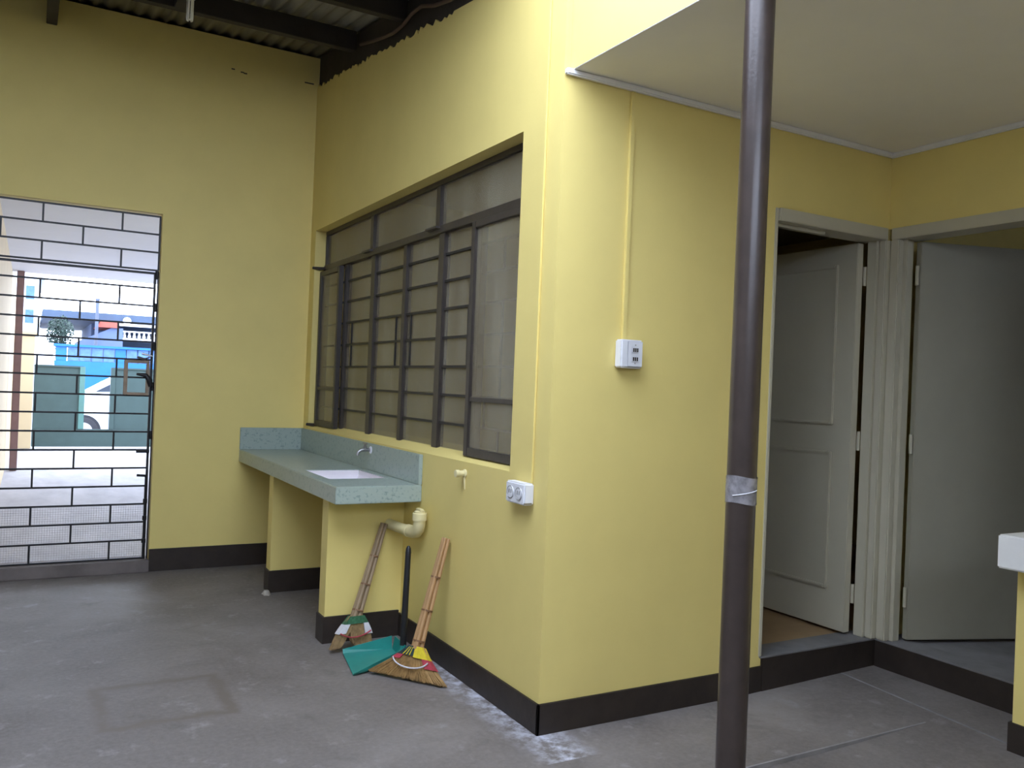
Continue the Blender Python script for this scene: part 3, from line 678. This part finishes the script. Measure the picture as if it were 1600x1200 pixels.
for x in (-1.02, -.52, 1.6): bx('stile', 'greenlight' if x == -1.02 else 'greensteel', gg, (x - .045, x + .045 if x != -.52 else x + .035, 14.0, 14.06, .345, 1.455), .004)
bx('top_rail', 'greensteel', gg, (-1.775, -1.0, 14.005, 14.06, 1.43, 1.462), .004); bx('top_rail', 'greensteel', gg, (-.555, 1.6, 14.005, 14.06, 1.43, 1.462), .004)

# car, nose to the left
car = thing('parked_car', (1.1, 18.9, -.25), 'white hatchback car parked behind the green gate', 'car')
cx0, cz0 = -1.5, -.25
prof = [(-1.52, .02), (-1.55, .42), (-1.35, .72), (-.78, .86), (.12, .94), (2.35, .96), (2.55, .80), (2.60, .30), (2.50, .02)]
def carring(y, k, dz=0): return [(x if k == 1 else .5 + (x - .5) * k, y, z) for x, z in prof]
mbc = MB(); mbc.rings([carring(18.02, .97), carring(18.0 + .08, 1), carring(19.62, 1), carring(19.70, .97)]); mbc.build('body', 'carwhite', car, .03, smooth=True)
cab = [(-.82, .86), (-.05, 1.32), (.55, 1.42), (1.6, 1.40), (2.30, .96)]
mbc = MB(); mbc.rings([[(x, 18.06, z) for x, z in cab], [(x + (.6 - x) * .03, 18.2, z + .01) for x, z in cab], [(x + (.6 - x) * .03, 19.5, z + .01) for x, z in cab], [(x, 19.64, z) for x, z in cab]])
mbc.build('cabin', 'carwhite', car, .02, smooth=True)
for q in ([(-.55, .93), (-.02, 1.24), (.42, 1.32), (.42, .95)], [(.5, .95), (.5, 1.33), (1.3, 1.33), (1.3, .96)], [(1.38, .97), (1.38, 1.32), (1.6, 1.31), (2.0, .98)]):
    MB().prism(q, 'y', 18.035, 18.07).build('side_window', 'carglass', car)
for wx in (-.78, 1.72):
    t_ = MB().lathe((wx, 17.975, .05), (0, 1, 0), [(0, .29), (.01, .305), (.18, .305), (.19, .29)], 28).build('tyre', 'rubber', car, smooth=True)
    MB().lathe((wx, 17.965, .05), (0, 1, 0), [(0, .06), (.005, .19), (.02, .20)], 20).build('rim', 'alloy', t_, smooth=True)
    MB().lathe((wx, 17.998, .05), (0, 1, 0), [(0, .36), (.03, .36)], 28).build('wheel_arch', 'rubber', car, smooth=True)
bx('door_seam', 'greyblock', car, (-.28, -.272, 17.995, 18.0, .1, .9)); bx('mirror', 'carwhite', car, (-.66, -.55, 17.88, 18.0, .88, .96), .02)

# blue street wall
bw = thing('blue_wall', (2, 22, -.25), 'bright blue street wall with patterned block band', 'wall')
bx('body', 'blue', bw, (-1.30, 6, 22.0, 22.2, -.25, 1.62)); bx('coping', 'blue', bw, (-1.32, 6, 21.96, 22.24, 1.99, 2.05))
for i in range(26):
    x = -1.28 + i * .28; bx('vent_block', 'bluelight' if i % 5 else 'blue', bw, (x, x + .26, 22.03, 22.17, 1.62, 1.99), .01)
ba = thing('roadside_wall', (-3.2, 22.5, -.25), 'white roadside wall left of the blue wall', 'wall')
bx('body', 'whitewall', ba, (-8, -1.33, 22.2, 22.4, -.25, 2.0)); bx('coping', 'whitewall', ba, (-8.02, -1.33, 22.15, 22.45, 2.0, 2.06))
# house with grey flat roof and balcony
h1 = thing('house', (3, 29, -.25), 'pale blue grey house with flat roof and white balcony balusters', 'house')
bx('wall', 'palewall', h1, (-.15, 9, 28, 34, -.25, 3.0)); bx('roof_slab', 'slate', h1, (-1.58, 9.5, 26, 34.5, 2.92, 3.16), .02)
MB().prism([(-.62, 1.9), (.62, 1.9), (.62, 2.72), (.30, 2.72), (-.62, 2.25)], 'y', 25.9, 27.9).build('porch_wall', 'palewall', h1)
bx('porch_wall', 'palewall', h1, (-.62, 4.5, 25.9, 27.9, -.25, 1.9))
MB().prism([(-.1, 2.72), (.5, 2.72), (.44, 2.90), (-.02, 2.90)], 'y', 25.8, 27.9).build('awning', 'redroof', h1)
bx('balcony_rail', 'whitewall', h1, (.46, 4.5, 25.95, 26.05, 2.80, 2.88)); bx('balcony_rail', 'whitewall', h1, (.46, 4.5, 25.95, 26.05, 2.38, 2.44)); bx('balcony_rail', 'whitewall', h1, (.46, 4.5, 25.97, 26.03, 2.62, 2.66))
bal = MB().lathe((0, 0, 0), (0, 0, 1), [(0, .03), (.05, .05), (.12, .025), (.18, .03)], 8).mesh('baluster_mesh', smooth=True); bal.materials.append(M['whitewall'])
for i in range(16): inst('baluster', bal, h1, (.53 + i * .14, 26.0, 2.44))
bx('balcony_back', 'slate', h1, (.46, 4.5, 27.9, 27.95, 1.9, 2.92))
MB().lathe((.72, 25.9, 2.96), (0, 1, 0), [(0, .12), (.02, .12)], 16).build('round_lamp', 'whitewall', h1, smooth=True)
h2 = thing('house', (-4, 30, -.25), 'white house far left beside the carport post', 'house')
bx('wall', 'whitewall', h2, (-8, -1.63, 30, 36, -.25, 4.4)); bx('roof_edge', 'whitewall', h2, (-8.1, -1.5, 29.8, 36.2, 4.4, 4.6))
for z in (1.9, 2.9, 3.7): bx('window', 'bluelight', h2, (-2.05, -1.8, 29.98, 30.0, z, z + .45))
up = thing('utility_pole', (-.1, 27.2, -.25), 'grey street pole rising above the flat roof', 'pole')
MB().tube([(-.14, 25.6, -.25), (-.14, 25.6, 3.50)], .05, 12).build('shaft', 'greyblock', up, smooth=True); bx('cap', 'greyblock', up, (-.2, -.08, 25.54, 25.66, 3.50, 3.56), .01)
tr = thing('street_tree', (-1.2, 24.5, -.25), 'dark leafy tree between white house and flat roof', 'tree')
MB().tube([(-1.15, 24.5, -.25), (-1.12, 24.5, 1.2), (-1.1, 24.5, 2.4)], [.09, .07, .03], 8).build('trunk', 'bark', tr, smooth=True)
cr = MB()
for i in range(1600):
    while True:
        q = Vector((random.uniform(-1, 1), random.uniform(-1, 1), random.uniform(-1, 1)))
        if q.length < 1: break
    c = Vector((-1.13 + q.x * .36, 24.5 + q.y * .36, 2.42 + q.z * .5)); a = Vector((random.gauss(0, 1), random.gauss(0, 1), random.gauss(0, 1))).normalized(); b2 = a.orthogonal().normalized()
    l = random.uniform(.03, .06); cr.poly([c - a * l, c + b2 * l * .4, c + a * l, c - b2 * l * .4])
cr.build('crown', 'leaf', tr, fix=False)['kind'] = 'stuff'
